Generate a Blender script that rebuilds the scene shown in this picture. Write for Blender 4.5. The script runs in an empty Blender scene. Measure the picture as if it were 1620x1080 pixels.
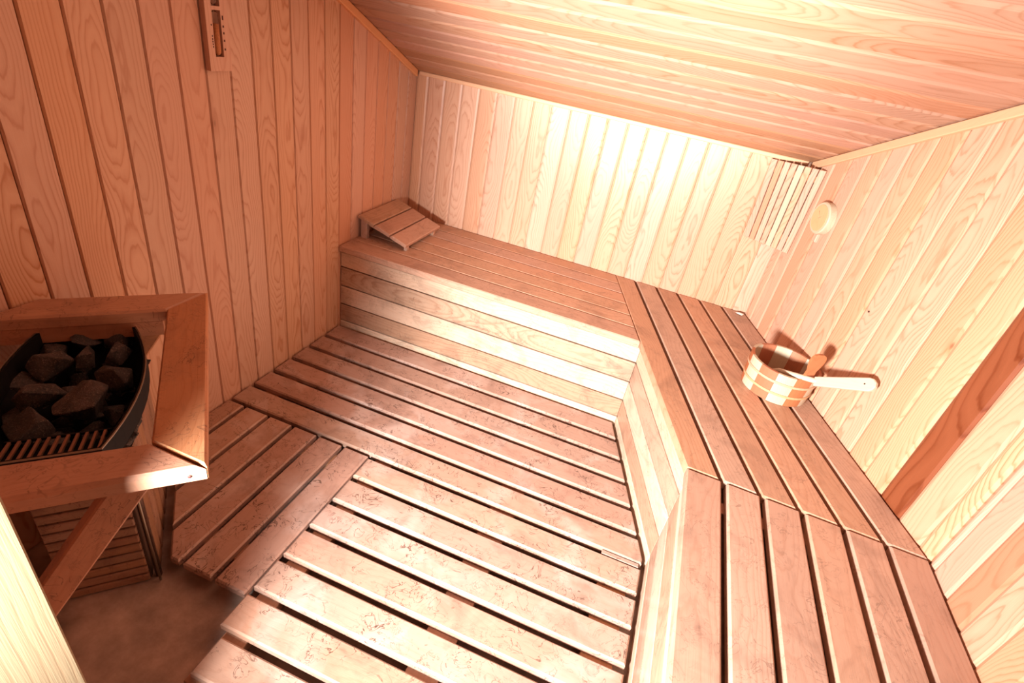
import bpy, bmesh, math, random
from mathutils import Vector, Matrix, noise
S2 = math.sqrt(0.5)
rng = random.Random(7)
scene = bpy.context.scene
col = scene.collection

# ------------------------------------------------------------------ camera
cam_d = bpy.data.cameras.new('camera')
cam = bpy.data.objects.new('camera', cam_d)
col.objects.link(cam)
cam_d.sensor_width = 36.0
cam_d.lens = 834.89 / 1620.0 * 36.0
cam_d.clip_start = 0.02
right = Vector((0.92804, 0.33039, 0.17199))
down = Vector((0.31217, -0.43799, -0.84304))
fwd = Vector((-0.20320, 0.83606, -0.50962))
cm = Matrix((( right.x, -down.x, -fwd.x, 1.46316),
             ( right.y, -down.y, -fwd.y, -2.76500),
             ( right.z, -down.z, -fwd.z, 1.51736),
             (0, 0, 0, 1)))
cam.matrix_world = cm
scene.camera = cam

# ------------------------------------------------------------------ world, lights, exposure
world = bpy.data.worlds.new('world')
world.use_nodes = True
scene.world = world
bg = world.node_tree.nodes['Background']
bg.inputs[0].default_value = (1.0, 0.86, 0.72, 1)
bg.inputs[1].default_value = 0.03

def spot(name, loc, target, power, size_deg, blend, radius, color):
    d = bpy.data.lights.new(name, 'SPOT')
    d.energy = power
    d.spot_size = math.radians(size_deg)
    d.spot_blend = blend
    d.shadow_soft_size = radius
    d.color = color
    o = bpy.data.objects.new(name, d)
    col.objects.link(o)
    o.location = loc
    dirv = (Vector(target) - Vector(loc)).normalized()
    o.rotation_euler = dirv.to_track_quat('-Z', 'Y').to_euler()
    return o

spot('doorway_lamp', (0.94, -3.25, 0.90), (1.45, -0.90, 0.62), 900, 98, 1.0, 0.14, (1.0, 0.99, 0.97))
spot('added_ceiling_fill', (1.00, -3.20, 1.00), (1.12, -1.05, 1.70), 900, 44, 1.0, 0.10, (1.0, 0.99, 0.97))  # added fill spot without a real fixture, brightens the ceiling and upper rear wall

vs = scene.view_settings
vs.view_transform = 'Standard'
vs.look = 'None'
vs.exposure = 0.0
vs.gamma = 1.0
vs.use_curve_mapping = False

# ------------------------------------------------------------------ room measures
D1 = 0.6745            # depth of the rear bench
X3 = 1.517             # first kink of the bench front
X5, Y5 = 1.7556, -1.390  # second kink
W = 2.4417             # right wall
X9 = 1.9854            # rear wall meets the slanted wall
Y10 = -1.4117          # slanted wall meets the right wall
H0, SL = 1.2197, 0.4111  # ceiling height at the rear wall and its slope
HB = 0.45              # bench height above the duckboards
YF = -2.50             # front wall
ZF = -0.062            # concrete floor
DL = math.hypot(W - X9, Y10)
DT = Vector(((W - X9) / DL, Y10 / DL, 0))      # along the slanted wall
DN = Vector((DT.y, -DT.x, 0))                  # into the room (towards -x)

def ceil_z(y):
    return H0 - SL * y

# ------------------------------------------------------------------ materials
def new_mat(name):
    m = bpy.data.materials.new(name)
    m.use_nodes = True
    nt = m.node_tree
    return m, nt, nt.nodes, nt.links, nt.nodes['Principled BSDF']

class NB:
    """small node builder"""
    def __init__(s, nt):
        s.nt = nt; s.n = nt.nodes; s.l = nt.links
    def put(s, sock, v):
        if isinstance(v, bpy.types.NodeSocket):
            s.l.new(v, sock)
        else:
            sock.default_value = v
    def math(s, op, a, b=0.0, c=None, clamp=False):
        n = s.n.new('ShaderNodeMath'); n.operation = op; n.use_clamp = clamp
        s.put(n.inputs[0], a); s.put(n.inputs[1], b)
        if c is not None: s.put(n.inputs[2], c)
        return n.outputs[0]
    def vec(s, x, y, z):
        n = s.n.new('ShaderNodeCombineXYZ')
        s.put(n.inputs[0], x); s.put(n.inputs[1], y); s.put(n.inputs[2], z)
        return n.outputs[0]
    def noise(s, v, scale=1.0, detail=2.0, rough=0.5, dist=0.0):
        n = s.n.new('ShaderNodeTexNoise')
        s.put(n.inputs['Vector'], v); n.inputs['Scale'].default_value = scale
        n.inputs['Detail'].default_value = detail; n.inputs['Roughness'].default_value = rough
        n.inputs['Distortion'].default_value = dist
        return n.outputs['Fac']
    def ramp(s, f, stops, interp='LINEAR'):
        n = s.n.new('ShaderNodeValToRGB'); cr = n.color_ramp; cr.interpolation = interp
        while len(cr.elements) < len(stops): cr.elements.new(0.5)
        for e, (p, c) in zip(cr.elements, stops):
            e.position = p; e.color = (*c, 1) if len(c) == 3 else c
        s.put(n.inputs[0], f)
        return n.outputs[0]
    def mix(s, f, a, b, mode='MIX'):
        n = s.n.new('ShaderNodeMix'); n.data_type = 'RGBA'; n.blend_type = mode
        s.put(n.inputs[0], f)
        for sock, v in ((n.inputs[6], a), (n.inputs[7], b)):
            if isinstance(v, bpy.types.NodeSocket): s.l.new(v, sock)
            else: sock.default_value = (*v, 1)
        return n.outputs[2]
    def mapr(s, f, a, b, c=0.0, d=1.0):
        n = s.n.new('ShaderNodeMapRange'); n.clamp = True
        s.put(n.inputs[0], f); n.inputs[1].default_value = a; n.inputs[2].default_value = b
        n.inputs[3].default_value = c; n.inputs[4].default_value = d
        return n.outputs[0]

def wood(name, light, dark, contrast=0.6, tone=0.12, ring=0.0095, rough=0.5, dirt=0.0, vein=0.0,
         dirt_col=(0.10, 0.045, 0.03), spec=0.4, pale=None, fig=1.0, knots=False):
    m, nt, n, l, bsdf = new_mat(name)
    b = NB(nt)
    uv = n.new('ShaderNodeUVMap').outputs[0]
    sep = n.new('ShaderNodeSeparateXYZ'); l.new(uv, sep.inputs[0])
    u, v = sep.outputs[0], sep.outputs[1]
    rnd = n.new('ShaderNodeObjectInfo').outputs['Random']
    r1 = b.math('MULTIPLY', rnd, 91.7)
    r2 = b.math('FRACT', b.math('MULTIPLY', rnd, 17.31))
    r3 = b.math('FRACT', b.math('MULTIPLY', rnd, 53.77))
    # distance to a wandering heart line: gives cathedral arches along the board
    voff = b.math('MULTIPLY', b.math('SUBTRACT', r2, 0.5), 0.11)
    vv = b.math('ADD', v, voff)
    hn = b.noise(b.vec(b.math('MULTIPLY', u, 1.5 * fig), r1, 0.0), 1.0, 1.5, 0.45)
    h = b.math('MULTIPLY', hn, 0.16)
    dn = b.noise(b.vec(b.math('MULTIPLY', u, 5.0), b.math('MULTIPLY', v, 28.0), r1), 1.0, 2.0, 0.55)
    rr = b.math('SQRT', b.math('ADD', b.math('MULTIPLY', vv, vv), b.math('MULTIPLY', h, h)))
    rr = b.math('ADD', rr, b.math('MULTIPLY', dn, 0.012))
    fr = b.math('FRACT', b.math('DIVIDE', rr, ring))
    line = b.ramp(fr, [(0.0, (0.15,) * 3), (0.35, (0.0,) * 3), (0.72, (0.35,) * 3), (0.88, (1.0,) * 3), (0.97, (0.6,) * 3), (1.0, (0.15,) * 3)])
    strength = b.mapr(b.noise(b.vec(b.math('MULTIPLY', u, 1.1), b.math('MULTIPLY', v, 12.0), b.math('ADD', r1, 5.0)), 1.0, 1.0), 0.3, 0.7, 0.5, 1.0)
    quiet = b.mapr(r3, 0.0, 1.0, 0.6, 1.0)
    f = b.math('MULTIPLY', b.math('MULTIPLY', line, strength), b.math('MULTIPLY', quiet, contrast))
    c = b.mix(f, light, dark)
    if knots:
        vo = n.new('ShaderNodeTexVoronoi'); vo.feature = 'F1'; vo.inputs['Scale'].default_value = 1.0
        l.new(b.vec(b.math('MULTIPLY', u, 2.6), b.math('MULTIPLY', v, 5.5), r1), vo.inputs['Vector'])
        sc = n.new('ShaderNodeSeparateColor'); l.new(vo.outputs['Color'], sc.inputs[0])
        has = b.math('GREATER_THAN', sc.outputs[0], 0.72)
        kd = b.math('ADD', vo.outputs['Distance'], b.math('MULTIPLY', dn, 0.02))
        c = b.mix(b.math('MULTIPLY', b.mapr(kd, 0.045, 0.16, 0.5, 0.0), has), c, dark)
        c = b.mix(b.math('MULTIPLY', b.mapr(kd, 0.025, 0.05, 0.8, 0.0), has), c, tuple(x * 0.45 for x in dark))
    # fibres
    fib = b.noise(b.vec(b.math('MULTIPLY', u, 9.0), b.math('MULTIPLY', v, 420.0), r1), 1.0, 2.0, 0.6)
    c = b.mix(b.mapr(fib, 0.25, 0.8, 0.0, 0.22), c, tuple(x * 0.72 for x in light))
    # board to board tone
    hs = n.new('ShaderNodeHueSaturation')
    l.new(b.mapr(rnd, 0, 1, 1.0 - tone, 1.0 + tone * 0.6), hs.inputs['Value'])
    l.new(b.mapr(r3, 0, 1, 0.497, 0.506), hs.inputs['Hue'])
    l.new(b.mapr(r2, 0, 1, 0.9, 1.12), hs.inputs['Saturation'])
    l.new(c, hs.inputs['Color'])
    c = hs.outputs[0]
    geo = n.new('ShaderNodeNewGeometry').outputs['Position']
    if pale is not None:
        pn = b.noise(geo, 5.0, 3.0, 0.6, 0.6)
        c = b.mix(b.mapr(pn, 0.5, 0.72, 0.0, 0.55), c, pale)
    if dirt > 0:
        d1 = b.noise(geo, 6.0, 5.0, 0.62, 0.8)
        c = b.mix(b.mapr(d1, 0.50, 0.78, 0.0, dirt), c, dirt_col)
        d2 = b.noise(b.vec(b.math('MULTIPLY', u, 14.0), b.math('MULTIPLY', v, 60.0), r1), 1.0, 4.0, 0.65)
        c = b.mix(b.mapr(d2, 0.56, 0.8, 0.0, dirt * 0.75), c, dirt_col)
    if vein > 0:
        vn = b.noise(geo, 15.0, 3.0, 0.6, 1.4)
        ln = b.math('ABSOLUTE', b.math('SUBTRACT', vn, 0.5))
        ln = b.mapr(ln, 0.0, 0.016, 1.0, 0.0)
        msk = b.mapr(b.noise(geo, 9.0, 2.0), 0.38, 0.6, 0.0, 1.0)
        c = b.mix(b.math('MULTIPLY', b.math('MULTIPLY', ln, msk), vein), c, tuple(x * 0.8 for x in dirt_col))
    l.new(c, bsdf.inputs['Base Color'])
    bsdf.inputs['Roughness'].default_value = rough
    bsdf.inputs['Specular IOR Level'].default_value = spec
    bp = n.new('ShaderNodeBump'); bp.inputs['Strength'].default_value = 0.12; bp.inputs['Distance'].default_value = 0.002
    l.new(b.math('ADD', b.math('MULTIPLY', line, -0.5), fib), bp.inputs['Height'])
    l.new(bp.outputs[0], bsdf.inputs['Normal'])
    return m

PINE = wood('pine_panelling', (0.64, 0.365, 0.245), (0.42, 0.155, 0.075), 0.85, 0.08, 0.0056, 0.42, knots=True)
CEIL = wood('ceiling_panelling', (0.46, 0.235, 0.155), (0.31, 0.12, 0.06), 0.9, 0.18, 0.0075, 0.40)
REDB = wood('red_heartwood', (0.235, 0.07, 0.04), (0.12, 0.022, 0.011), 0.95, 0.05, 0.014, 0.42)
REDM = wood('reddish_pine', (0.52, 0.27, 0.17), (0.38, 0.15, 0.08), 0.85, 0.06, 0.0095, 0.42)
TRIM = wood('trim_wood', (0.72, 0.38, 0.20), (0.60, 0.28, 0.13), 0.4, 0.04, 0.006, 0.5)
BENCH = wood('bench_wood', (0.56, 0.33, 0.23), (0.42, 0.205, 0.125), 0.7, 0.13, 0.0075, 0.5, dirt=0.42, vein=0.45)
RISER = wood('riser_wood', (0.72, 0.52, 0.39), (0.52, 0.28, 0.17), 0.55, 0.2, 0.0085, 0.36, dirt=0.5, vein=0.4, spec=0.5)
RISER2 = wood('stained_riser_wood', (0.48, 0.30, 0.21), (0.30, 0.135, 0.08), 0.7, 0.1, 0.0085, 0.36, dirt=0.6, vein=0.5, spec=0.5)
DECK = wood('duckboard_wood', (0.46, 0.27, 0.20), (0.36, 0.17, 0.112), 0.35, 0.08, 0.0085, 0.38, dirt=0.5, vein=1.0,
            pale=(0.60, 0.46, 0.40), spec=0.5)
RAIL = wood('guard_wood', (0.52, 0.235, 0.13), (0.42, 0.16, 0.08), 0.5, 0.06, 0.007, 0.5, dirt=0.35, vein=0.6)
JAMB = wood('door_jamb_wood', (0.27, 0.205, 0.125), (0.23, 0.125, 0.065), 0.75, 0.02, 0.012, 0.7, spec=0.15)
PALE = wood('pale_stave', (0.54, 0.45, 0.33), (0.48, 0.34, 0.22), 0.4, 0.04, 0.006, 0.45)
DARKST = wood('red_stave', (0.43, 0.16, 0.08), (0.34, 0.105, 0.05), 0.5, 0.06, 0.006, 0.45)
HOOP = wood('hoop_wood', (0.58, 0.34, 0.2), (0.5, 0.27, 0.14), 0.3, 0.04, 0.005, 0.5)
JOIST = wood('joist_wood', (0.42, 0.20, 0.11), (0.3, 0.13, 0.07), 0.5, 0.1, 0.008, 0.6, dirt=0.5)
BASEW = wood('stained_base_wood', (0.36, 0.19, 0.12), (0.22, 0.10, 0.06), 0.5, 0.15, 0.008, 0.5, dirt=0.75, vein=0.6)

def plain(name, colr, rough=0.5, metal=0.0, spec=0.5, nscale=0, namt=0.0, bump=0.0):
    m, nt, n, l, bsdf = new_mat(name)
    b = NB(nt)
    bsdf.inputs['Roughness'].default_value = rough
    bsdf.inputs['Metallic'].default_value = metal
    bsdf.inputs['Specular IOR Level'].default_value = spec
    if nscale:
        geo = n.new('ShaderNodeNewGeometry').outputs['Position']
        f = b.noise(geo, nscale, 5.0, 0.65)
        c = b.mix(b.mapr(f, 0.3, 0.75), tuple(x * (1 - namt) for x in colr), tuple(min(1, x * (1 + namt)) for x in colr))
        l.new(c, bsdf.inputs['Base Color'])
        if bump:
            bp = n.new('ShaderNodeBump'); bp.inputs['Strength'].default_value = bump; bp.inputs['Distance'].default_value = 0.01
            l.new(f, bp.inputs['Height']); l.new(bp.outputs[0], bsdf.inputs['Normal'])
    else:
        bsdf.inputs['Base Color'].default_value = (*colr, 1)
    return m

def stone_mat():
    m, nt, n, l, bsdf = new_mat('heater_stone')
    b = NB(nt)
    geo = n.new('ShaderNodeNewGeometry').outputs['Position']
    f1 = b.noise(geo, 30.0, 5.0, 0.7)
    f2 = b.noise(geo, 240.0, 3.0, 0.7)
    rnd = n.new('ShaderNodeObjectInfo').outputs['Random']
    c = b.mix(b.mapr(f1, 0.3, 0.7), (0.024, 0.018, 0.016), (0.10, 0.072, 0.06))
    c = b.mix(b.mapr(f2, 0.56, 0.70, 0.0, 0.8), c, (0.30, 0.22, 0.16))
    c = b.mix(b.mapr(rnd, 0, 1, 0, 0.35), c, (0.03, 0.025, 0.022))
    l.new(c, bsdf.inputs['Base Color'])
    bsdf.inputs['Roughness'].default_value = 0.75
    bp = n.new('ShaderNodeBump'); bp.inputs['Strength'].default_value = 0.8; bp.inputs['Distance'].default_value = 0.006
    l.new(b.math('ADD', f1, b.math('MULTIPLY', f2, 0.4)), bp.inputs['Height']); l.new(bp.outputs[0], bsdf.inputs['Normal'])
    return m
STONE = stone_mat()
BLACK = plain('black_enamel', (0.010, 0.009, 0.009), 0.6, 0.0, 0.12)
EDGE = plain('worn_steel_edge', (0.30, 0.24, 0.18), 0.4, 0.9)
BROWNSTEEL = plain('browned_steel', (0.11, 0.06, 0.04), 0.35, 0.5, 0.5, 12, 0.4)
CONC = plain('damp_concrete', (0.42, 0.29, 0.225), 0.75, 0.0, 0.3, 7, 0.45, 0.3)
BACKING = plain('dark_backing', (0.10, 0.05, 0.03), 0.8)
GLASS_, _nt, _n, _l, _b = new_mat('hourglass_glass')
_b.inputs['Base Color'].default_value = (1, 1, 1, 1); _b.inputs['Roughness'].default_value = 0.03
_b.inputs['Transmission Weight'].default_value = 1.0; _b.inputs['IOR'].default_value = 1.2
SAND = plain('orange_sand', (0.62, 0.25, 0.10), 0.9, 0, 0.2, 300, 0.2)
INK = plain('brown_ink', (0.06, 0.012, 0.008), 0.7)
STEEL = plain('bright_steel', (0.7, 0.68, 0.65), 0.25, 1.0)
WHITE = plain('whitish_scrap', (0.86, 0.80, 0.72), 0.5)

# ------------------------------------------------------------------ helpers
def tag(o, label=None, cat=None, group=None, kind=None):
    if label: o['label'] = label
    if cat: o['category'] = cat
    if group: o['group'] = group
    if kind: o['kind'] = kind
    return o

def link(name, me, mat, parent=None):
    o = bpy.data.objects.new(name, me)
    if mat is not None: me.materials.append(mat)
    col.objects.link(o)
    if parent is not None:
        o.parent = parent
        o.matrix_parent_inverse = parent.matrix_world.inverted() if False else Matrix.Translation(-Vector(parent.location))
    return o

def empty(name, loc):
    o = bpy.data.objects.new(name, None)
    col.objects.link(o); o.location = loc; o.empty_display_size = 0.05
    return o

def mesh_from(name, verts, faces, uvs=None, smooth=False):
    me = bpy.data.meshes.new(name)
    me.from_pydata([tuple(v) for v in verts], [], faces)
    if uvs is not None:
        lay = me.uv_layers.new(name='UVMap')
        for poly in me.polygons:
            for li in poly.loop_indices:
                lay.data[li].uv = uvs[me.loops[li].vertex_index]
    if smooth:
        for p in me.polygons: p.use_smooth = True
    me.update()
    return me

def inset_poly(P, nrm, d):
    """inset a convex polygon (list of Vectors, ccw about nrm); d is a number or a list, one per edge"""
    k = len(P)
    if not isinstance(d, (list, tuple)): d = [d] * k
    lines = []
    for i in range(k):
        a, b = P[i], P[(i + 1) % k]
        e = (b - a).normalized()
        inn = nrm.cross(e)
        lines.append((a + inn * d[i], e))
    out = []
    for i in range(k):
        p1, e1 = lines[i - 1]; p2, e2 = lines[i]
        den = e1.cross(e2).dot(nrm)
        if abs(den) < 1e-6:
            out.append(p2.copy()); continue
        t = (p2 - p1).cross(e2).dot(nrm) / den
        out.append(p1 + e1 * t)
    return out

def prism(name, poly, nrm, t, udir, mat, parent=None, bw=0.003, bd=0.003, rnd_edges=False):
    """board: poly is its upper outline (ccw about nrm), nrm its upper normal, t its thickness"""
    nrm = Vector(nrm).normalized(); P = [Vector(p) for p in poly]
    # keep it ccw
    a = Vector((0, 0, 0))
    for i in range(1, len(P) - 1): a += (P[i] - P[0]).cross(P[i + 1] - P[0])
    if a.dot(nrm) < 0: P.reverse()
    k = len(P)
    T = inset_poly(P, nrm, bw)
    verts = T + [p - nrm * bd for p in P] + [p - nrm * t for p in P]
    faces = [tuple(range(k))]
    for i in range(k):
        j = (i + 1) % k
        faces.append((i, i + k, j + k, j))
        faces.append((i + k, i + 2 * k, j + 2 * k, j + k))
    faces.append(tuple(range(3 * k - 1, 2 * k - 1, -1)))
    u = Vector(udir).normalized(); v = nrm.cross(u)
    c = sum(P, Vector()) / k
    du = rng.uniform(0, 40)
    uvs = []
    for w in verts:
        r = w - c
        depth = -(r.dot(nrm))
        uvs.append((r.dot(u) + du, r.dot(v) + depth * (0.6 if r.dot(v) > 0 else -0.6)))
    me = mesh_from(name, verts, faces, uvs)
    return link(name, me, mat, parent)

def box_uv(name, lo, hi, mat, parent=None, axis=0, b=0.002):
    """axis-aligned bevelled board between two corners"""
    lo = Vector(lo); hi = Vector(hi)
    ud = Vector([1 if i == axis else 0 for i in range(3)])
    nz = Vector((0, 0, 1)) if axis != 2 else Vector((1, 0, 0))
    if axis != 2:
        poly = [(lo.x, lo.y, hi.z), (hi.x, lo.y, hi.z), (hi.x, hi.y, hi.z), (lo.x, hi.y, hi.z)]
        return prism(name, poly, nz, hi.z - lo.z, ud, mat, parent, b, b)
    poly = [(hi.x, lo.y, lo.z), (hi.x, hi.y, lo.z), (hi.x, hi.y, hi.z), (hi.x, lo.y, hi.z)]
    return prism(name, poly, nz, hi.x - lo.x, ud, mat, parent, b, b)

def clip(poly, p0, n):
    """clip a polygon to the side where (p-p0).n >= 0"""
    p0 = Vector(p0); n = Vector(n); out = []
    P = [Vector(p) for p in poly]
    for i in range(len(P)):
        a, b = P[i], P[(i + 1) % len(P)]
        da, db = (a - p0).dot(n), (b - p0).dot(n)
        if da >= 0: out.append(a)
        if (da >= 0) != (db >= 0): out.append(a + (b - a) * (da / (da - db)))
    # drop duplicates
    q = []
    for p in out:
        if not q or (p - q[-1]).length > 1e-4: q.append(p)
    if len(q) > 1 and (q[0] - q[-1]).length < 1e-4: q.pop()
    return q

def tube(name, pts, rad, mat, parent=None, seg=8, closed=False):
    verts, faces = [], []
    P = [Vector(p) for p in pts]; k = len(P)
    R = rad if isinstance(rad, (list, tuple)) else [rad] * k
    for i, p in enumerate(P):
        a = P[(i - 1) % k] if (closed or i) else P[i]
        c = P[(i + 1) % k] if (closed or i < k - 1) else P[i]
        t = (c - a).normalized()
        x = t.orthogonal() if abs(t.z) > 0.9 else t.cross(Vector((0, 0, 1)))
        x.normalize(); y = t.cross(x)
        for s in range(seg):
            an = 2 * math.pi * s / seg
            verts.append(p + x * math.cos(an) * R[i] + y * math.sin(an) * R[i])
    for i in range(k if closed else k - 1):
        j = (i + 1) % k
        for s in range(seg):
            q = (s + 1) % seg
            faces.append((i * seg + s, i * seg + q, j * seg + q, j * seg + s))
    if not closed:
        faces.append(tuple(range(seg - 1, -1, -1))); faces.append(tuple(range((k - 1) * seg, k * seg)))
    uvs = [(v.x + v.y, v.z) for v in verts]
    return link(name, mesh_from(name, verts, faces, uvs, True), mat, parent)

def structure(name, label, verts, faces, mat):
    o = link(name, mesh_from(name, verts, faces, [(v[0] + v[1], v[2]) for v in verts]), mat)
    return tag(o, label, None, None, 'structure')

def slab(name, label, A, B, nrm, thick, z0, za, zb, mat):
    """wall backing from plan point A to B, front face on the line, thickness away from nrm; tops za, zb"""
    A = Vector(A); B = Vector(B); o = -Vector(nrm) * thick
    v = [(A.x, A.y, z0), (B.x, B.y, z0), (B.x, B.y, zb), (A.x, A.y, za)]
    v2 = [(x + o.x, y + o.y, z) for x, y, z in v]
    f = [(0, 1, 2, 3), (7, 6, 5, 4), (0, 4, 5, 1), (1, 5, 6, 2), (2, 6, 7, 3), (3, 7, 4, 0)]
    return structure(name, label, v + v2, f, mat)

# ------------------------------------------------------------------ the shell
BT = 0.014    # panelling thickness; its face lies on the wall planes
floor = structure('floor', 'brown damp concrete floor under the duckboards',
                  [(-0.1, -3.0, ZF), (2.6, -3.0, ZF), (2.6, 0.12, ZF), (-0.1, 0.12, ZF), (-0.1, -3.0, ZF - .06), (2.6, -3.0, ZF - .06), (2.6, 0.12, ZF - .06), (-0.1, 0.12, ZF - .06)],
                  [(0, 1, 2, 3), (7, 6, 5, 4), (0, 4, 5, 1), (1, 5, 6, 2), (2, 6, 7, 3), (3, 7, 4, 0)], CONC)
wl = slab('wall_left', 'left wall of vertical pine boards', (-BT - .001, YF - .1, 0), (-BT - .001, .06, 0), (1, 0, 0), 0.05, ZF, ceil_z(YF - .1) + .02, ceil_z(.06) + .02, BACKING)
wb = slab('wall_back', 'rear wall of vertical pine boards', (-.014, BT + .001, 0), (X9 + .06, BT + .001, 0), (0, -1, 0), 0.05, ZF, H0 + .02, H0 + .02, BACKING)
ds = -DN * (BT + .001)
wd = slab('wall_corner', 'slanted wall of vertical pine boards between rear and right wall', Vector((X9, 0, 0)) + ds, Vector((W, Y10, 0)) + ds + DT * .01, DN, 0.05, ZF, ceil_z(0) + .02, ceil_z(Y10) + .02, BACKING)
wr = slab('wall_right', 'right wall of vertical pine boards', (W + BT + .001, Y10, 0), (W + BT + .001, YF - .1, 0), (-1, 0, 0), 0.05, ZF, ceil_z(Y10) + .02, ceil_z(YF - .1) + .02, BACKING)

def panel(parent, A, B, nrm, mats, z0=ZF + .002, bw=0.010, bd=0.0040):
    """one vertical panelling board on the wall between plan points A and B"""
    A = Vector(A); B = Vector(B); n = Vector(nrm)
    e = (B - A).normalized() * 0.0006
    A = A + e; B = B - e
    poly = [(A.x, A.y, z0), (B.x, B.y, z0), (B.x, B.y, ceil_z(B.y) - .001), (A.x, A.y, ceil_z(A.y) - .001)]
    P = [Vector(p) for p in poly]
    return prism('plank', P, n, BT, (0, 0, 1), mats, parent, bw, bd)

# left wall boards
ys = [-1.647 + 0.0975 * k for k in range(-9, 17)]
ys = [y for y in ys if YF < y < -0.02]
ys = [YF] + ys + [BT - .001]
for a, b in zip(ys, ys[1:]):
    panel(wl, (0, a + .0006, 0), (0, b - .0006, 0), (1, 0, 0), PINE, bw=0.0035, bd=0.006)
# rear wall boards
xs = [0.001] + [0.068 + 0.0975 * k for k in range(0, 20)] + [X9 + .010]
xs = sorted(x for x in xs if x <= X9 - .03 or x > X9)
for i, (a, b) in enumerate(zip(xs, xs[1:])):
    panel(wb, (a, 0, 0), (b, 0, 0), (0, -1, 0), PINE)
# slanted wall boards
def dpt(t): return Vector((X9, 0, 0)) + DT * t
ts = [0.001] + sorted([1.335 - 0.0975 * k for k in range(0, 14)]) + [1.4325, DL - .001]
ts = [t for t in ts if t >= 0.001]
for a, b in zip(ts, ts[1:]):
    m = REDB if abs(b - 1.335) < 1e-4 else PINE
    panel(wd, dpt(a), dpt(b), DN, m)
yr = [Y10 - .001, -1.44] + [-1.44 - 0.0935 * k for k in range(1, 12)] + [YF]
for i, (a, b) in enumerate(zip(yr, yr[1:])):
    panel(wr, (W, a, 0), (W, b, 0), (-1, 0, 0), REDM if i in (2, 5) else PINE)

# ceiling, boards run from side to side
cn = Vector((0, -SL, -1)).normalized()
cs = math.hypot(1, SL)
def cpt(x, s, off=0.0):
    y = -s / cs
    return Vector((x, y, ceil_z(y))) - cn * off
S_END = -(YF - .1) * cs
cl = structure('ceiling', 'sloping ceiling of pine boards running from side to side',
               [cpt(-.05, -.06, BT + .001), cpt(W + .05, -.06, BT + .001), cpt(W + .05, S_END, BT + .001), cpt(-.05, S_END, BT + .001),
                cpt(-.05, -.06, BT + .05), cpt(W + .05, -.06, BT + .05), cpt(W + .05, S_END, BT + .05), cpt(-.05, S_END, BT + .05)],
               [(0, 1, 2, 3), (7, 6, 5, 4), (0, 4, 5, 1), (1, 5, 6, 2), (2, 6, 7, 3), (3, 7, 4, 0)], BACKING)
def xr(s):
    y = -s / cs
    return X9 + (W - X9) * (y / Y10) if y > Y10 else W
ss = [0.0945 * k for k in range(0, 30)]
ss = [s for s in ss if s < S_END]
for a, b in zip(ss, ss[1:]):
    a2, b2 = a + .0006, b - .0006
    prism('plank', [cpt(.001, a2), cpt(xr(a2) - .001, a2), cpt(xr(b2) - .001, b2), cpt(.001, b2)], cn, BT, (1, 0, 0), CEIL, cl,
          [.002, .001, .019, .001] , 0.009)

# trim strips under the ceiling
def strip(name, label, A, B, inn, hgt=0.034, thk=0.016):
    A = Vector(A); B = Vector(B); inn = Vector(inn).normalized()
    dwn = Vector((0, 0, -1))
    n = inn
    A2, B2 = A + inn * (thk + .0005), B + inn * (thk + .0005)
    o = prism(name, [A2 + dwn * .001, B2 + dwn * .001, B2 + dwn * hgt, A2 + dwn * hgt], n, thk, (B - A), TRIM, None, .003, .003)
    return tag(o, label, None, None, 'structure')
strip('trim_1', 'pine trim strip under the ceiling on the left wall', (0, YF, ceil_z(YF)), (0, -.02, ceil_z(-.02)), (1, 0, 0))
strip('trim_2', 'pine trim strip under the ceiling on the rear wall', (0.02, 0, ceil_z(-.012) - .001), (X9 - .02, 0, ceil_z(-.012) - .001), (0, -1, 0), 0.02, 0.012)
a, b = dpt(0.02), dpt(DL)
strip('trim_3', 'pine trim strip under the ceiling on the slanted wall', (a.x, a.y, ceil_z(a.y)), (b.x, b.y, ceil_z(b.y)), DN)
strip('trim_4', 'pine trim strip under the ceiling on the right wall', (W, Y10 - .02, ceil_z(Y10 - .02)), (W, YF, ceil_z(YF)), (-1, 0, 0))

# front wall with the doorway the picture is taken through
XJ = 0.775
slab('wall_front', 'front wall beside the doorway, next to the heater', (XJ - .062, YF - .001, 0), (-.016, YF - .001, 0), (0, 1, 0), 0.05, ZF, ceil_z(YF) + .01, ceil_z(YF) + .01, PINE)
jo = box_uv('door_1', (XJ - .06, YF - .26, ZF + .001), (XJ, YF, 2.1), JAMB, None, 2, 0.004)
tag(jo, 'pale yellow pine jamb of the doorway', None, None, 'structure')
o = slab('wall_front_right', 'front wall on the right of the doorway', (W + .01, YF - .001, 0), (1.95, YF - .001, 0), (0, 1, 0), 0.05, ZF, ceil_z(YF) + .01, ceil_z(YF) + .01, PINE)

# ------------------------------------------------------------------ duckboards
PIT = 0.125
DK_T = 0.024
duck = empty('duckboard', (1.1, -1.5, 0))
tag(duck, 'large worn wooden duckboard of long slats running across the floor to the benches', 'duckboard')
def rx(y):      # riser foot
    if y > -D1: return X3
    if y > Y5: return X3 + (X5 - X3) * (y + D1) / (Y5 + D1)
    return X5
GAP = 0.0125
def deck_slat(y1, y2, x0, parent):
    r1, r2 = rx(y1) - .004, rx(y2) - .004
    poly = [(x0, y2, 0), (r2, y2, 0), (r1, y1, 0), (x0, y1, 0)]
    if y1 > Y5 > y2:
        poly = [(x0, y2, 0), (r2, y2, 0), (X5 - .004, Y5, 0), (r1, y1, 0), (x0, y1, 0)]
    return prism('slat', poly, (0, 0, 1), DK_T, (1, 0, 0), DECK, parent, .005, .005)
y_edges = [-D1 - .006] + [-D1 - 0.125 - PIT * k for k in range(0, 15)]
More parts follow.
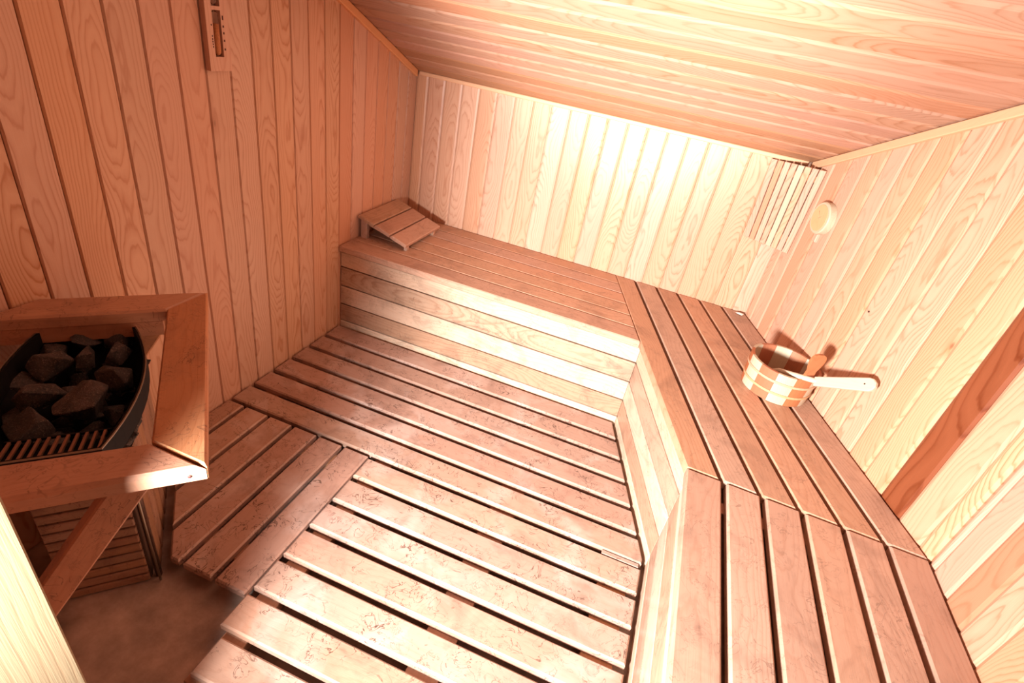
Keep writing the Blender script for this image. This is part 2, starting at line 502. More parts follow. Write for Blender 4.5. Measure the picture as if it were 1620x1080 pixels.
for i, (a, b) in enumerate(zip(y_edges, y_edges[1:])):
    x0 = 0.006 if i < 6 else 0.672
    if i >= 12: x0 = 0.70
    if b < YF + 0.06: break
    deck_slat(a - (GAP if i else 0), b + GAP, x0, duck)
for x0, x1 in ((0.69, 0.76), (1.18, 1.275), (1.62, 1.72)):
    box_uv('joist', (x0, -2.3, ZF + .002), (x1, -0.72 if x0 < 1.4 else -1.42, -DK_T - .001), JOIST, duck, 1)
box_uv('joist', (0.06, -1.40, ZF + .002), (0.13, -0.72, -DK_T - .001), JOIST, duck, 1)

box_uv('packing_strip', (1.610, -1.4330, -.018), (1.742, -1.4165, -.002), DECK, duck, 0, .0015)

side = empty('duckboard', (0.35, -1.75, 0))
tag(side, 'smaller duckboard with slats running towards the left wall, cut off slantwise before the heater', 'duckboard')
gx = [0.004, .0863, .203, .320, .437, .553, .668]
yt = y_edges[6] - .004
for i, (a, b) in enumerate(zip(gx, gx[1:])):
    poly = [(a + (.008 if i else 0), -2.068, 0), (b - (.008 if i < 5 else .002), -2.068, 0), (b - (.008 if i < 5 else .002), yt, 0), (a + (.008 if i else 0), yt, 0)]
    poly = clip(poly, (0.188, -1.857, 0), (S2, S2, 0))
    if len(poly) >= 3:
        prism('slat', poly, (0, 0, 1), DK_T, (0, 1, 0), DECK, side, .005, .005)
box_uv('joist', (0.02, -1.52, ZF + .002), (0.66, -1.46, -DK_T - .001), JOIST, side, 0)
box_uv('joist', (0.36, -1.98, ZF + .002), (0.66, -1.92, -DK_T - .001), JOIST, side, 0)

# ------------------------------------------------------------------ benches
NOSE = 0.030
RB = [0.411, 0.330, 0.225, 0.120, 0.022, ZF + .004]
REC = 0.014
fd = Vector((X5 - X3, Y5 + D1, 0)).normalized()       # along the slanted front edge
fn = Vector((fd.y, -fd.x, 0))                          # out of the bench
bx0 = X3 + (X5 - X3) / (Y5 + D1) * D1                  # slanted edge carried to the rear wall

def riser(parent, A, B, nrm, mats=RISER):
    A = Vector(A); B = Vector(B); n = Vector(nrm)
    for i, (zt, zb) in enumerate(zip(RB, RB[1:])):
        P = [(A.x, A.y, zb + .0065), (B.x, B.y, zb + .0065), (B.x, B.y, zt), (A.x, A.y, zt)]
        P = [Vector(p) for p in P]
        prism('riser_board', P, n, 0.018, (B - A), RISER2 if i in (1, 3) else mats, parent, [.0015, .0008, .0015, .0008], .0015)

back = empty('bench', (0.75, -0.35, 0))
tag(back, 'rear bench along the back wall with narrow worn slats and a panelled front', 'bench')
def bxl(y): return bx0 + (X5 - X3) / (Y5 + D1) * y      # x of slanted edge at y
edges = [-D1 + .1124 * k for k in range(0, 7)]
edges[-1] = -.003
for i, (a, b) in enumerate(zip(edges, edges[1:])):
    g = .003
    y0, y1 = a + (g if i else 0), b - g
    prism('slat', [(.004, y0, HB), (bxl(y0) - .003, y0, HB), (bxl(y1) - .003, y1, HB), (.004, y1, HB)], (0, 0, 1), NOSE, (1, 0, 0), BENCH, back, .004, .004)
def meet(p, d, q, e):
    den = d.x * e.y - d.y * e.x
    t = ((q.x - p.x) * e.y - (q.y - p.y) * e.x) / den
    return p + d * t
RK1 = meet(Vector((0, -D1 + REC, 0)), Vector((1, 0, 0)), Vector((X3, -D1, 0)) - fn * REC, fd)
RK2 = meet(Vector((X3, -D1, 0)) - fn * REC, fd, Vector((X5 + REC, 0, 0)), Vector((0, 1, 0)))
riser(back, (.004, -D1 + REC, 0), RK1, (0, -1, 0))
for x in (0.10, 0.75, 1.30):
    box_uv('joist', (x, -D1 + .035, HB - NOSE - .06), (x + .045, -.02, HB - NOSE - .001), JOIST, back, 1)
    box_uv('leg', (x, -D1 + .035, ZF + .002), (x + .045, -D1 + .08, HB - NOSE - .061), JOIST, back, 2)

corner = empty('bench', (1.8, -0.8, 0))
tag(corner, 'slanted corner bench section between the rear bench and the right bench, bucket standing on it', 'bench')
fr = [0, .155, .322, .487, .657, .825, 1.0]
def cl_(f):      # line f of the slanted slats: point at the rear wall and at the mitre
    top = Vector((bx0 + (X9 - bx0) * f, -.004, HB))
    bot = Vector((X5 + (W - X5) * f, Y5 + (Y10 - Y5) * f, HB))
    return top, bot
for i, (a, b) in enumerate(zip(fr, fr[1:])):
    ga = .0 if i == 0 else .0075
    gb = .0075 if i < 5 else .006
    t0, b0 = cl_(a); t1, b1 = cl_(b)
    if i == 5: t1.x += .0
    e = .0035
    prism('slat', [b0 + Vector((ga, 0.002, 0)), b1 + Vector((-gb, 0.002, 0)), t1 + Vector((-gb, 0, 0)), t0 + Vector((ga, 0, 0))], (0, 0, 1), NOSE, fd, BENCH, corner, .004, .004)
A = Vector((X3, -D1, 0)); B = Vector((X5, Y5, 0))
riser(corner, RK1 + fd * .001, RK2 - fd * .001, fn)
for f in (.18, .75):
    p = A + (B - A) * f
    q = p - fn * 0.60
    sd = fd * .022
    z = HB - NOSE - .001
    prism('joist', [(p - fn * .05 - sd) + Vector((0, 0, z)), (p - fn * .05 + sd) + Vector((0, 0, z)), (q + sd) + Vector((0, 0, z)), (q - sd) + Vector((0, 0, z))], (0, 0, 1), .06, -fn, JOIST, corner)

rb = empty('bench', (2.1, -1.95, 0))
tag(rb, 'right bench of six long slats along the right wall, nearest the viewer', 'bench')
xe = [X5 + (W - X5) / 6 * k for k in range(7)]
for i, (a, b) in enumerate(zip(xe, xe[1:])):
    ga = .0 if i == 0 else .0085
    gb = .0085 if i < 5 else .005
    fa, fb = (a + ga - X5) / (W - X5), (b - gb - X5) / (W - X5)
    ya, yb = Y5 + (Y10 - Y5) * fa - .002, Y5 + (Y10 - Y5) * fb - .002
    prism('slat', [(a + ga, YF + .004, HB), (b - gb, YF + .004, HB), (b - gb, yb, HB), (a + ga, ya, HB)], (0, 0, 1), NOSE, (0, 1, 0), BENCH, rb, .005, .005)
riser(rb, RK2 - Vector((0, .001, 0)), (X5 + REC, YF + .004, 0), (-1, 0, 0))
for y in (-1.50, -2.05, -2.42):
    box_uv('joist', (X5 + .035, y, HB - NOSE - .05), (W - .01, y + .045, HB - NOSE - .001), JOIST, rb, 0)

# ------------------------------------------------------------------ heater guard (rail in front of the heater), rotated 45 degrees
def uvp(u, v, z): return Vector(((u + v) * S2, (u - v) * S2, z))
EU = Vector((S2, S2, 0)); EV = Vector((S2, -S2, 0))
guard = empty('heater_guard', uvp(-1.06, 1.76, 0))
tag(guard, 'reddish wooden guard rail on slanted braces around the black stove', 'guard')
GZ, GT = 0.70, 0.034
UO, UI, VA0, VA1, VB1, VB0 = -1.01, -1.105, 1.40, 1.497, 2.03, 2.125
prism('rail', [uvp(UO, VA0, GZ), uvp(UI, VA1 - .005, GZ), uvp(UI, VB1 - .002, GZ), uvp(UO, VB0 - .002, GZ)], (0, 0, 1), GT, EV, RAIL, guard, .004, .004)
pa = clip([uvp(UO - .002, VA0, GZ), uvp(UI - .002, VA1, GZ), uvp(-1.9, VA1, GZ), uvp(-1.9, VA0, GZ)], (0.004, 0, 0), (1, 0, 0))
prism('rail', pa, (0, 0, 1), GT, EU, RAIL, guard, .006, .006)
pb = clip([uvp(UO - .002, VB0, GZ), uvp(UI - .002, VB1, GZ), uvp(-1.9, VB1, GZ), uvp(-1.9, VB0, GZ)], (0, YF + .004, 0), (0, 1, 0))
prism('rail', pb, (0, 0, 1), GT, EU, RAIL, guard, .008, .008)
# batten under the far rail
pc = clip([uvp(-1.12, VA1 - .03, GZ - GT - .001), uvp(-1.12, VA1 - .004, GZ - GT - .001), uvp(-1.9, VA1 - .004, GZ - GT - .001), uvp(-1.9, VA1 - .03, GZ - GT - .001)], (0.004, 0, 0), (1, 0, 0))
prism('batten', pc, (0, 0, 1), 0.045, EU, RAIL, guard, .003, .003)
def brace(v0, v1, lim_p, lim_n, u0=-1.09, z0=GZ - GT - .001):
    # a board leaning back from under the rail to the wall, cut level on top and flush at the wall
    wd_ = 0.072
    P = [uvp(u0, v1, z0), uvp(u0 - wd_, v1, z0), uvp(u0 - wd_ - .5, v1, z0 - .76), uvp(u0 - .5, v1, z0 - .76)]
    P = clip(P, lim_p, lim_n)
    return prism('brace', P, EV, v1 - v0, (uvp(-1, 0, -1.52)), RAIL, guard, .004, .004)
brace(2.045, 2.085, uvp(-1.46, 2.0, 0), EU)
brace(1.428, 1.460, uvp(-1.42, 1.47, 0), EU)
# screw hole plug at the near corner
tube('screw', [uvp(-1.04, 2.1245, .680), uvp(-1.04, 2.1262, .680)], .004, INK, guard)

# ------------------------------------------------------------------ heater
heater = empty('sauna_heater', uvp(-1.29, 1.71, ZF))
tag(heater, 'black sauna stove with curved rim and slotted grille, full of dark stones', 'heater')
V0, V1 = 1.450, 1.972
def rim(off, z, n=14):
    pts = []
    uc = -1.288
    def half(t): return 0.088 + 0.054 * (1 - (2 * t - 1) ** 2)
    for i in range(n + 1):
        t = i / n
        pts.append(uvp(uc + half(t) + off, V0 - off + (V1 - V0 + 2 * off) * t, z))
    for i in range(n, -1, -1):
        t = i / n
        pts.append(uvp(uc - half(t) - off, V0 - off + (V1 - V0 + 2 * off) * t, z))
    return pts
def ring_solid(name, outer_t, inner_t, inner_b, outer_b, mat, parent):
    k = len(outer_t); verts = outer_t + inner_t + inner_b + outer_b; faces = []
    for i in range(k):
        j = (i + 1) % k
        for a in range(4):
            b = (a + 1) % 4
            faces.append((a * k + i, a * k + j, b * k + j, b * k + i))
    return link(name, mesh_from(name, verts, faces, [(v.x, v.y) for v in verts]), mat, parent)
ZR = 0.650
ring_solid('casing', rim(0, ZR), rim(-.006, ZR), rim(-.006, 0.595), rim(0, 0.595), BLACK, heater)
ring_solid('body', rim(0, .594), rim(-.006, .594), rim(-.066, .495), rim(-.060, .495), BLACK, heater)
ring_solid('rim_edge', rim(.0008, ZR + .0015), rim(-.0015, ZR + .0015), rim(-.0015, ZR - .002), rim(.0008, ZR - .002), EDGE, heater)
# stone tray floor
tr = rim(-.034, 0.50)
link('stone_tray', mesh_from('stone_tray', tr, [tuple(range(len(tr)))], [(v.x, v.y) for v in tr]), BLACK, heater)
# wooden stand under the stove: level boards facing the doorway, upright boards facing the room
lo_t = [uvp(-1.232, 1.50, .49), uvp(-1.232, 1.752, .49), uvp(-1.43, 1.752, .49), uvp(-1.43, 1.50, .49)]
prism('stand_core', lo_t, (0, 0, 1), .49 - ZF - .003, EV, BACKING, heater, .003, .003)
for k in range(16):
    z = ZF + .006 + k * .034
    P = [uvp(-1.43, 1.764, z), uvp(-1.236, 1.764, z), uvp(-1.236, 1.764, z + .027), uvp(-1.43, 1.764, z + .027)]
    prism('side_board', P, EV, .010, EU, BASEW, heater, .003, .003)
# grille: a ledge of upright slots at the near end
gv0, gv1 = 1.872, 1.958
box = [uvp(-1.395, gv0, .596), uvp(-1.195, gv0, .596), uvp(-1.205, gv1, .596), uvp(-1.385, gv1, .596)]
prism('grille_shelf', box, (0, 0, 1), .006, EU, BLACK, heater, .001, .001)
GRB = plain('grille_bar_steel', (0.30, 0.15, 0.09), 0.35, 0.6)  # reddish brown stands in for the wood reflected in the metal bars
for k in range(11):
    u = -1.374 + k * .0160
    P = [uvp(u, gv0, .618), uvp(u + .0060, gv0, .618), uvp(u + .0060, gv1, .636), uvp(u, gv1, .636)]
    prism('grille_bar', P, (Vector((0, 0, 1)) - EV * .21).normalized(), .006, EV, GRB, heater, .0008, .0008)
for v, z in ((gv0 - .006, .6165), (gv1 - .004, .637)):
    P = [uvp(-1.38, v, z), uvp(-1.20, v, z), uvp(-1.20, v + .007, z + .0015), uvp(-1.38, v + .007, z + .0015)]
    prism('grille_rail', P, (0, 0, 1), .006, EU, BLACK, heater, .0008, .0008)
for v in (1.33, 1.397, 1.464, 1.531, 1.598, 1.665):
    P = [uvp(-1.212, v, ZF + .003), uvp(-1.212, v + .054, ZF + .003), uvp(-1.212, v + .054, .48), uvp(-1.212, v, .48)]
    P = clip(P, (0.02, 0, 0), (1, 0, 0))
    prism('front_board', P, EU, .014, (0, 0, 1), BASEW, heater, .003, .003)
# steel foot
tube('foot', [uvp(-1.216, 1.748, ZF + .002), uvp(-1.216, 1.748, .50)], .009, STEEL if False else BROWNSTEEL, heater)
tube('cable', [uvp(-1.21, 1.772, ZF + .006), uvp(-1.212, 1.772, .1), uvp(-1.216, 1.764, .5)], .0035, EDGE, heater)

# ------------------------------------------------------------------ stones
def rock(seed, sx, sy, sz):
    r = random.Random(seed)
    bm = bmesh.new()
    for i in range(11):
        d = Vector((r.gauss(0, 1), r.gauss(0, 1), r.gauss(0, 1))).normalized()
        q = r.uniform(.82, 1.0)
        bm.verts.new((d.x * sx * q, d.y * sy * q, d.z * sz * q))
    res = bmesh.ops.convex_hull(bm, input=bm.verts)
    bmesh.ops.delete(bm, geom=[g for g in res.get('geom_interior', []) if isinstance(g, bmesh.types.BMVert)], context='VERTS')
    bmesh.ops.bevel(bm, geom=list(bm.edges), offset=min(sx, sy, sz) * .05, segments=1, affect='EDGES', clamp_overlap=True)
    bmesh.ops.triangulate(bm, faces=bm.faces)
    bmesh.ops.subdivide_edges(bm, edges=bm.edges, cuts=1, use_grid_fill=True)
    for v in bm.verts:
        nz = noise.noise(v.co * 38 + Vector((seed * 3.1, 0, 0)))
        v.co += v.co.normalized() * nz * min(sx, sy, sz) * .07
    me = bpy.data.meshes.new('stone'); bm.to_mesh(me); bm.free()
    return me
stones = [
    (-1.268, 1.752, .602, .058, .072, .050, 20, 'largest dark grey stone, at the front of the stove beside the grille'),
    (-1.352, 1.722, .606, .040, .070, .042, -25, 'long wedge-shaped dark stone left of the largest stove stone'),
    (-1.364, 1.806, .588, .052, .058, .040, -60, 'angular dark stone by the left end of the grille, at the picture edge'),
    (-1.312, 1.832, .555, .034, .040, .030, 10, 'low shadowed stone behind the middle of the grille slots'),
    (-1.212, 1.668, .600, .034, .055, .040, 60, 'broad stone against the right side of the rim, behind the largest stone'),
    (-1.208, 1.752, .560, .026, .030, .024, 0, 'small low stone wedged between the largest stone and the right rim'),
    (-1.290, 1.560, .604, .030, .052, .030, 5, 'narrow upright dark stone in the middle of the rear stones'),
    (-1.352, 1.600, .612, .045, .052, .036, -30, 'broad angular stone with a lit top, left of the narrow upright stone'),
    (-1.398, 1.642, .588, .040, .050, .034, 30, 'brownish stone behind the long wedge-shaped stone, by the left rim'),
    (-1.300, 1.472, .614, .036, .056, .032, 0, 'flat stone lying beneath the far rail, rearmost of all'),
    (-1.232, 1.478, .598, .034, .040, .034, 40, 'rounded stone in the far right corner of the stove'),
    (-1.226, 1.560, .602, .034, .038, .034, 70, 'tilted stone just before the far right corner stone'),
    (-1.365, 1.508, .585, .040, .045, .034, 15, 'low dark stone at the back, between the rearmost stone and the left rim'),
    (-1.392, 1.560, .566, .030, .050, .030, 0, 'deeply shadowed stone against the left rim at the back'),
    (-1.300, 1.668, .570, .034, .040, .030, 45, 'small stone sunk in the gap in the middle of the pile'),
    (-1.398, 1.742, .575, .026, .045, .030, 0, 'dark stone against the left rim by the picture edge'),
]
for i, (u, v, z, a, b, c, rot, lab) in enumerate(stones):
    o = link('stone', rock(100 + i, a * 1.18, b * 1.12, c * 1.12), STONE)
    p = uvp(u + (.006 if u < -1.38 else -.004 if u > -1.215 else 0), v, z + .004)
    o.location = p
    o.rotation_euler = (rng.uniform(-.3, .3), rng.uniform(-.3, .3), math.radians(-45 + 90 + rot))
    tag(o, lab, 'stone', 'stones heaped in the stove')
# unseen lower layer that carries them
bmf = bmesh.new()
r = random.Random(3)
for i in range(10):
    for j in range(4):
        me = rock(500 + i * 7 + j, .03, .032, .022)
        t = bmesh.new(); t.from_mesh(me)
        bmesh.ops.transform(t, matrix=Matrix.Translation(uvp(-1.39 + .065 * j + .0, 1.49 + .045 * i, .527)), verts=t.verts)
        m2 = bpy.data.meshes.new('tmp'); t.to_mesh(m2); t.free(); bmf.from_mesh(m2)
        bpy.data.meshes.remove(m2); bpy.data.meshes.remove(me)
me = bpy.data.meshes.new('stone_fill'); bmf.to_mesh(me); bmf.free()
tag(link('stone_fill', me, STONE, heater), None, None, None, 'stuff')

# ------------------------------------------------------------------ headrest
hr = empty('headrest', (0.155, -0.335, HB))
tag(hr, 'tilted slatted wooden headrest on the rear bench in the left corner', 'headrest')
hx0, hz0, hx1, hz1 = 0.012, 0.572, 0.288, 0.487
hd = Vector((hx1 - hx0, 0, hz1 - hz0)); hl = hd.length; hd.normalize()
hn_ = Vector((-hd.z, 0, hd.x))
for k in range(3):
    a = hl * k / 3 + (.004 if k else 0); b = hl * (k + 1) / 3 - (.004 if k < 2 else 0)
    p0 = Vector((hx0, 0, hz0)) + hd * a; p1 = Vector((hx0, 0, hz0)) + hd * b
    prism('slat', [(p0.x, -.525, p0.z), (p1.x, -.525, p1.z), (p1.x, -.142, p1.z), (p0.x, -.142, p0.z)], hn_, .017, (0, 1, 0), BENCH, hr, .004, .004)
for y in (-.49, -.195):
    # wedge-shaped bearer under the slats
    bz = lambda x: hz0 + (x - hx0) * (hz1 - hz0) / (hx1 - hx0) - .0185
    P = [(0.03, y, bz(.03)), (0.27, y, bz(.27)), (0.27, y, bz(.27) - .012), (0.03, y, bz(.03) - .03)]
    prism('bearer', P, (0, -1, 0), .02, (1, 0, 0), BENCH, hr, .002, .002)
    box_uv('leg', (0.268, y - .021, HB + .0005), (0.284, y + .004, bz(.284) - .0005), BENCH, hr, 2)
    box_uv('leg', (0.018, y - .021, HB + .0005), (0.052, y + .004, bz(.052) - .0005), BENCH, hr, 2)

# ------------------------------------------------------------------ bucket
bc = Vector((2.068, -0.705, HB + .001))
bucket = empty('bucket', bc)
tag(bucket, 'round wooden bucket of alternating pale and reddish staves on the corner bench', 'bucket')
NS = 12
RB0, RB1, BH = 0.126, 0.132, 0.128
HAND = -1.10                      # direction of the handle stave
for s in range(NS):
    a0 = HAND - math.pi / NS + 2 * math.pi * s / NS + .004
    a1 = a0 + 2 * math.pi / NS - .008
    is_h = (s == 0)
    top = BH + (0.0 if is_h else 0.0)
    verts, faces, uvs = [], [], []
    n = 4
    for i in range(n + 1):
        an = a0 + (a1 - a0) * i / n
        d = Vector((math.cos(an), math.sin(an), 0))
        for (rr_, z) in ((RB0, 0), (RB1, top), (RB1 - .011, top), (RB0 - .011, 0)):
            verts.append(bc + d * rr_ + Vector((0, 0, z))); uvs.append((z + s * 1.7, rr_ * an))
    for i in range(n):
        for q in range(4):
            w = (q + 1) % 4
            faces.append((i * 4 + q, (i + 1) * 4 + q, (i + 1) * 4 + w, i * 4 + w))
    faces.append((0, 1, 2, 3)); faces.append((n * 4 + 3, n * 4 + 2, n * 4 + 1, n * 4))
    if is_h:
        # the handle: the same stave carried up to a rounded paddle
        d = Vector((math.cos(HAND), math.sin(HAND), 0)); tdir = Vector((-d.y, d.x, 0))
        prof = [(0.026, BH - .0), (0.018, BH + .025), (0.017, BH + .045), (0.024, BH + .065), (0.029, BH + .085), (0.029, BH + .10), (0.022, BH + .113), (0.010, BH + .119)]
        base = len(verts)
        for (wv, z) in prof:
            rr_ = RB1 + (z - BH) * .05
            for (sg, off) in ((-1, 0), (1, 0), (1, -.011), (-1, -.011)):
                verts.append(bc + d * (rr_ + off) + tdir * wv * sg + Vector((0, 0, z))); uvs.append((z, wv * sg))
        for i in range(len(prof) - 1):
            for q in range(4):
                w = (q + 1) % 4
                faces.append((base + i * 4 + q, base + i * 4 + w, base + (i + 1) * 4 + w, base + (i + 1) * 4 + q))
        e = base + (len(prof) - 1) * 4
        faces.append((e, e + 1, e + 2, e + 3))
    o = link('stave', mesh_from('stave', verts, faces, uvs), DARKST if s % 2 == 0 else PALE, bucket)
    bmx = bmesh.new(); bmx.from_mesh(o.data); bmesh.ops.recalc_face_normals(bmx, faces=bmx.faces); bmx.to_mesh(o.data); bmx.free()
    if is_h: o['label'] = 'reddish stave carried up into a rounded handle'
for z in (.040, .088):
    rr_ = RB0 + (RB1 - RB0) * z / BH + .0012
    pts_t = [bc + Vector((math.cos(a) * (rr_ + .0022), math.sin(a) * (rr_ + .0022), z + .006)) for a in [2 * math.pi * i / 48 for i in range(48)]]
    pts_b = [p - Vector((0, 0, .009)) for p in pts_t]
    inn_t = [bc + (p - bc - Vector((0, 0, z + .006))) * ((rr_ - .0008) / (rr_ + .0022)) + Vector((0, 0, z + .006)) for p in pts_t]
    inn_b = [p - Vector((0, 0, .009)) for p in inn_t]
    ring_solid('hoop', pts_t, inn_t, inn_b, pts_b, HOOP, bucket)
bt = [bc + Vector((math.cos(a) * (RB0 - .012), math.sin(a) * (RB0 - .012), .012)) for a in [2 * math.pi * i / 32 for i in range(32)]]
prism('bottom', bt, (0, 0, 1), .010, (1, 0, 0), DARKST, bucket, .001, .001)

# ladle lying over the rim
lad = empty('ladle', bc + Vector((0, 0, .02)))
tag(lad, 'pale wooden ladle leaning out of the checkered bucket towards the wall', 'ladle')
h0 = Vector((2.045, -0.755, 0.555)); h1 = Vector((2.140, -0.858, 0.605)); h2 = Vector((2.272, -0.975, 0.716))
def flat_handle(name, p, q, w0, w1, th, mat, parent, nround=5):
    ax = (q - p); L_ = ax.length; ax.normalize()
    sdv = ax.cross(Vector((-0.30, -0.72, 0.62))); sdv.normalize(); upv = sdv.cross(ax)
    poly = [p - sdv * w0, p + sdv * w0]
    c = q - ax * w1
    for i in range(nround + 1):
        an = math.pi * i / nround
        poly.append(c + sdv * w1 * math.cos(an) + ax * w1 * math.sin(an))
    poly = [v + upv * th / 2 for v in poly]
    return prism(name, poly, upv, th, ax, mat, parent, .003, .003), upv
ho, hu = flat_handle('handle', h1, h2, .017, .024, .014, PALE, lad)
pp = h2 - (h2 - h1).normalized() * .035
tube('hang_hole', [pp + hu * .0065, pp + hu * .0074], .003, INK, lad)
tube('shaft', [h1 + (h2 - h1).normalized() * .01, h0, Vector((2.02, -.735, .53))], [.010, .010, .009], PALE, lad)
# ladle cup
cc = Vector((2.010, -0.715, 0.463))
cup_o, cup_i = [], []
K = 20
vt, fc = [], []
for (rr_, z) in ((.030, .004), (.042, .02), (.045, .055), (.040, .055), (.037, .02), (.02, .010)):
    for i in range(K):
        an = 2 * math.pi * i / K
        vt.append(cc + Vector((math.cos(an) * rr_, math.sin(an) * rr_, z)))
for a in range(5):
    for i in range(K):
        j = (i + 1) % K
        fc.append((a * K + i, a * K + j, (a + 1) * K + j, (a + 1) * K + i))
fc.append(tuple(range(5 * K, 6 * K))); fc.append(tuple(range(K - 1, -1, -1)))
link('cup', mesh_from('cup', vt, fc, [(v.x, v.z) for v in vt]), HOOP, lad)

# ------------------------------------------------------------------ round gauge on the slanted wall
def disc(name, c, n, rad, t, mat, parent=None, bev=.004, K=40, up=Vector((0, 0, 1))):
    n = Vector(n).normalized(); x = up.cross(n).normalized(); y = n.cross(x)
    P = [c + x * rad * math.cos(2 * math.pi * i / K) + y * rad * math.sin(2 * math.pi * i / K) + n * t for i in range(K)]
    return prism(name, P, n, t, y, mat, parent, bev, bev)
gc = dpt(0.285); gc.z = 1.052
gz = empty('wall_gauge', gc)
tag(gz, 'round thick pale wooden disc gauge hung on the slanted wall beside the slatted shade', 'gauge')
disc('body', gc + DN * .0008, DN, .066, .030, PALE, gz, .004)
ri = [gc + DN * .0318]
disc('face', gc + DN * .0312, DN, .054, .0015, TRIM, gz, .0008)
px_ = Vector((0, 0, 1)).cross(DN).normalized()
for an in (0.6, 2.2):
    q = gc + DN * .0336
    e = px_ * math.cos(an) * .03 + Vector((0, 0, 1)) * math.sin(an) * .03
    tube('needle', [q - e * .2, q + e], .0008, HOOP, gz, 6)
st = gc - Vector((0, 0, .10)) + DN * .001
prism('hanger', [st + px_ * .014 + DN * .012, st - px_ * .014 + DN * .012, st - px_ * .014 + Vector((0, 0, .036)) + DN * .012, st + px_ * .014 + Vector((0, 0, .036)) + DN * .012], DN, .012, (0, 0, 1), PINE, gz, .003, .003)

# ------------------------------------------------------------------ slatted lamp shade across the rear right corner
shade = empty('corner_lamp_shade', (1.93, -.04, 1.02))
tag(shade, 'slatted wooden corner lamp shade beneath the ceiling between rear and slanted wall', 'lamp shade')
sa_t = Vector((1.812, -.010, 1.200)); sb_t = Vector((2.024, -.140, 1.215))
sa_b = Vector((1.828, -.010, 0.835)); sb_b = Vector((2.022, -.128, 0.835))
NSL = 8
sn = (sb_t - sa_t).cross(Vector((0, 0, 1))).normalized()
if sn.y > 0: sn = -sn
for k in range(NSL):
    f0 = k / NSL + .006; f1 = (k + 1) / NSL - .012
    P = [sa_b.lerp(sb_b, f0), sa_b.lerp(sb_b, f1), sa_t.lerp(sb_t, f1), sa_t.lerp(sb_t, f0)]
    prism('slat', [p + sn * .004 for p in P], sn, .010, (0, 0, 1), PALE if k in (4,) else PINE, shade, .002, .002)
for z in (.88, 1.15):
    f = (z - .835) / .37
    A_ = sa_b.lerp(sa_t, f); B_ = sb_b.lerp(sb_t, f)
    A_ = A_.lerp(B_, .06); B_ = A_.lerp(B_, .90)
    P = [A_ - sn * .0065, B_ - sn * .0065, B_ - sn * .0065 + Vector((0, 0, .025)), A_ - sn * .0065 + Vector((0, 0, .025))]
    prism('crossbar', P, sn, .010, (B_ - A_), TRIM, shade, .001, .001)

# ------------------------------------------------------------------ hourglass on the left wall
hg = empty('sand_timer', (0.0, -1.312, 1.45))
tag(hg, 'wooden sand timer plaque with a glass tube on the left wall', 'timer')
ya, yb, za, zb = -1.354, -1.270, 1.232, 1.60
TH = 0.020
# the plaque with its slot: frame pieces around the glass
slot_y0, slot_y1, slot_z0, slot_z1 = -1.330, -1.298, 1.272, 1.397
slot2_z0, slot2_z1 = 1.407, 1.53
def plq(name, y0, y1, z0, z1, x1=TH):
    return prism(name, [(x1, y0, z0), (x1, y1, z0), (x1, y1, z1), (x1, y0, z1)], (1, 0, 0), x1 - .001, (0, 0, 1), TRIM, hg, .0, .0)
bm = bmesh.new()
def hole_plate():
    ysq = [ya, slot_y0, slot_y1, yb]; zsq = [za, slot_z0, slot_z1, slot2_z0, slot2_z1, zb]
    V = {}
    for i, y in enumerate(ysq):
        for j, z in enumerate(zsq):
            for k_, x in enumerate((0.001, TH)):
                V[i, j, k_] = bm.verts.new((x, y, z))
    def full(i, j): return 0 <= i < 3 and 0 <= j < 5 and not (i == 1 and j in (1, 3))
    for i in range(3):
        for j in range(5):
            if not full(i, j): continue
            bm.faces.new((V[i, j, 1], V[i + 1, j, 1], V[i + 1, j + 1, 1], V[i, j + 1, 1]))
            bm.faces.new((V[i, j + 1, 0], V[i + 1, j + 1, 0], V[i + 1, j, 0], V[i, j, 0]))
            if not full(i - 1, j): bm.faces.new((V[i, j, 0], V[i, j, 1], V[i, j + 1, 1], V[i, j + 1, 0]))
            if not full(i + 1, j): bm.faces.new((V[i + 1, j, 1], V[i + 1, j, 0], V[i + 1, j + 1, 0], V[i + 1, j + 1, 1]))
            if not full(i, j - 1): bm.faces.new((V[i, j, 1], V[i, j, 0], V[i + 1, j, 0], V[i + 1, j, 1]))
            if not full(i, j + 1): bm.faces.new((V[i, j + 1, 0], V[i, j + 1, 1], V[i + 1, j + 1, 1], V[i + 1, j + 1, 0]))
hole_plate()
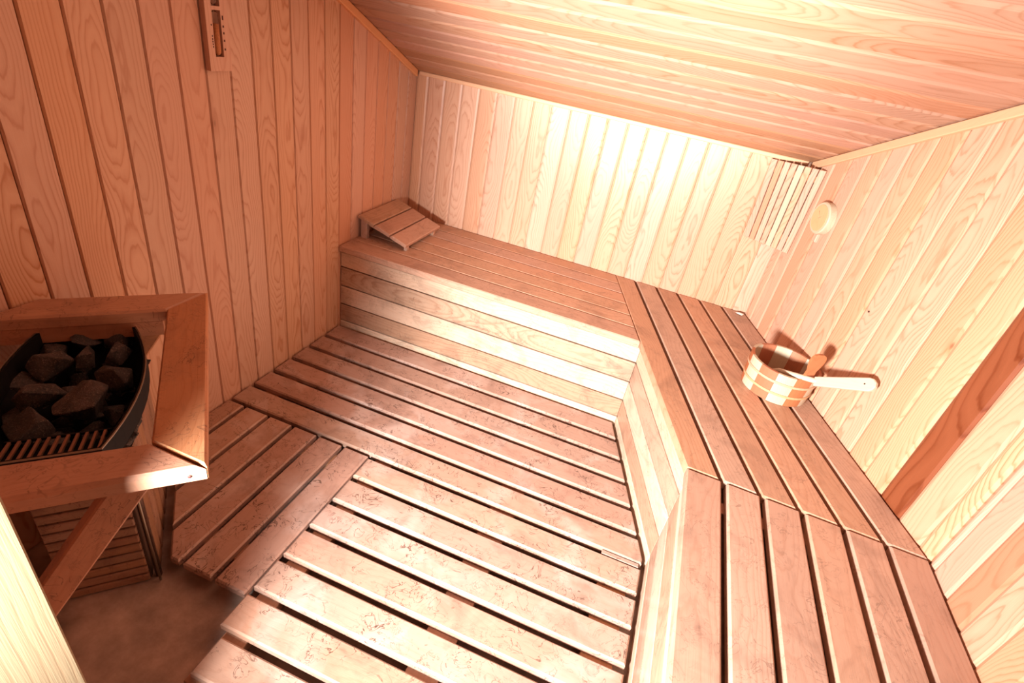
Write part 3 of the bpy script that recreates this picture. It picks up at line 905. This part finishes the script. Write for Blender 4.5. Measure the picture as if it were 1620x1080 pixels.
bmesh.ops.recalc_face_normals(bm, faces=bm.faces)
me = bpy.data.meshes.new('plaque'); uvl = bm.loops.layers.uv.new('UVMap')
for f in bm.faces:
    for lp in f.loops: lp[uvl].uv = (lp.vert.co.z, lp.vert.co.y + 1.312 + lp.vert.co.x)
bm.to_mesh(me); bm.free()
link('plaque', me, PINE, hg)
ym = (slot_y0 + slot_y1) / 2
tube('glass_bulb', [(.0125, ym, slot_z0 + .003), (.0125, ym, slot_z0 + .012), (.0125, ym, slot_z1 - .012), (.0125, ym, slot_z1 - .003)], [.005, .0105, .0105, .004], GLASS_, hg, 12)
tube('sand', [(.0125, ym, slot_z0 + .006), (.0125, ym, slot_z0 + .014), (.0125, ym, slot_z0 + .088)], [.004, .0092, .0092], SAND, hg, 12)
tube('glass_bulb', [(.0125, ym, slot2_z0 + .003), (.0125, ym, slot2_z0 + .012), (.0125, ym, slot2_z1 - .012), (.0125, ym, slot2_z1 - .003)], [.004, .0105, .0105, .005], GLASS_, hg, 12)
for (zz) in (1.378, 1.372, 1.352, 1.334, 1.314, 1.290):
    prism('mark', [(TH + .0006, -1.2935, zz), (TH + .0006, -1.2885, zz), (TH + .0006, -1.2885, zz + .006), (TH + .0006, -1.2935, zz + .006)], (1, 0, 0), .0005, (0, 1, 0), INK, hg, .0002, .0001)
for (zz) in (1.355, 1.326, 1.318, 1.311, 1.304, 1.297):
    prism('mark', [(TH + .0006, -1.3375, zz), (TH + .0006, -1.3340, zz), (TH + .0006, -1.3340, zz + .0045), (TH + .0006, -1.3375, zz + .0045)], (1, 0, 0), .0005, (0, 1, 0), INK, hg, .0002, .0001)

# ------------------------------------------------------------------ small things
me = rock(901, .030, .014, .005)
o = link('pale_scrap', me, WHITE)  # small flat whitish piece of no particular kind
o.location = (1.958, -.045, HB + .006); o.rotation_euler = (0, 0, math.radians(-20))
tag(o, 'small whitish sliver lying on the bench in the rear right corner', 'pale_scrap')
q = dpt(0.776); q.z = 0.871
tube('nail', [q + DN * .0002, q + DN * .0022], .0035, INK, wd)
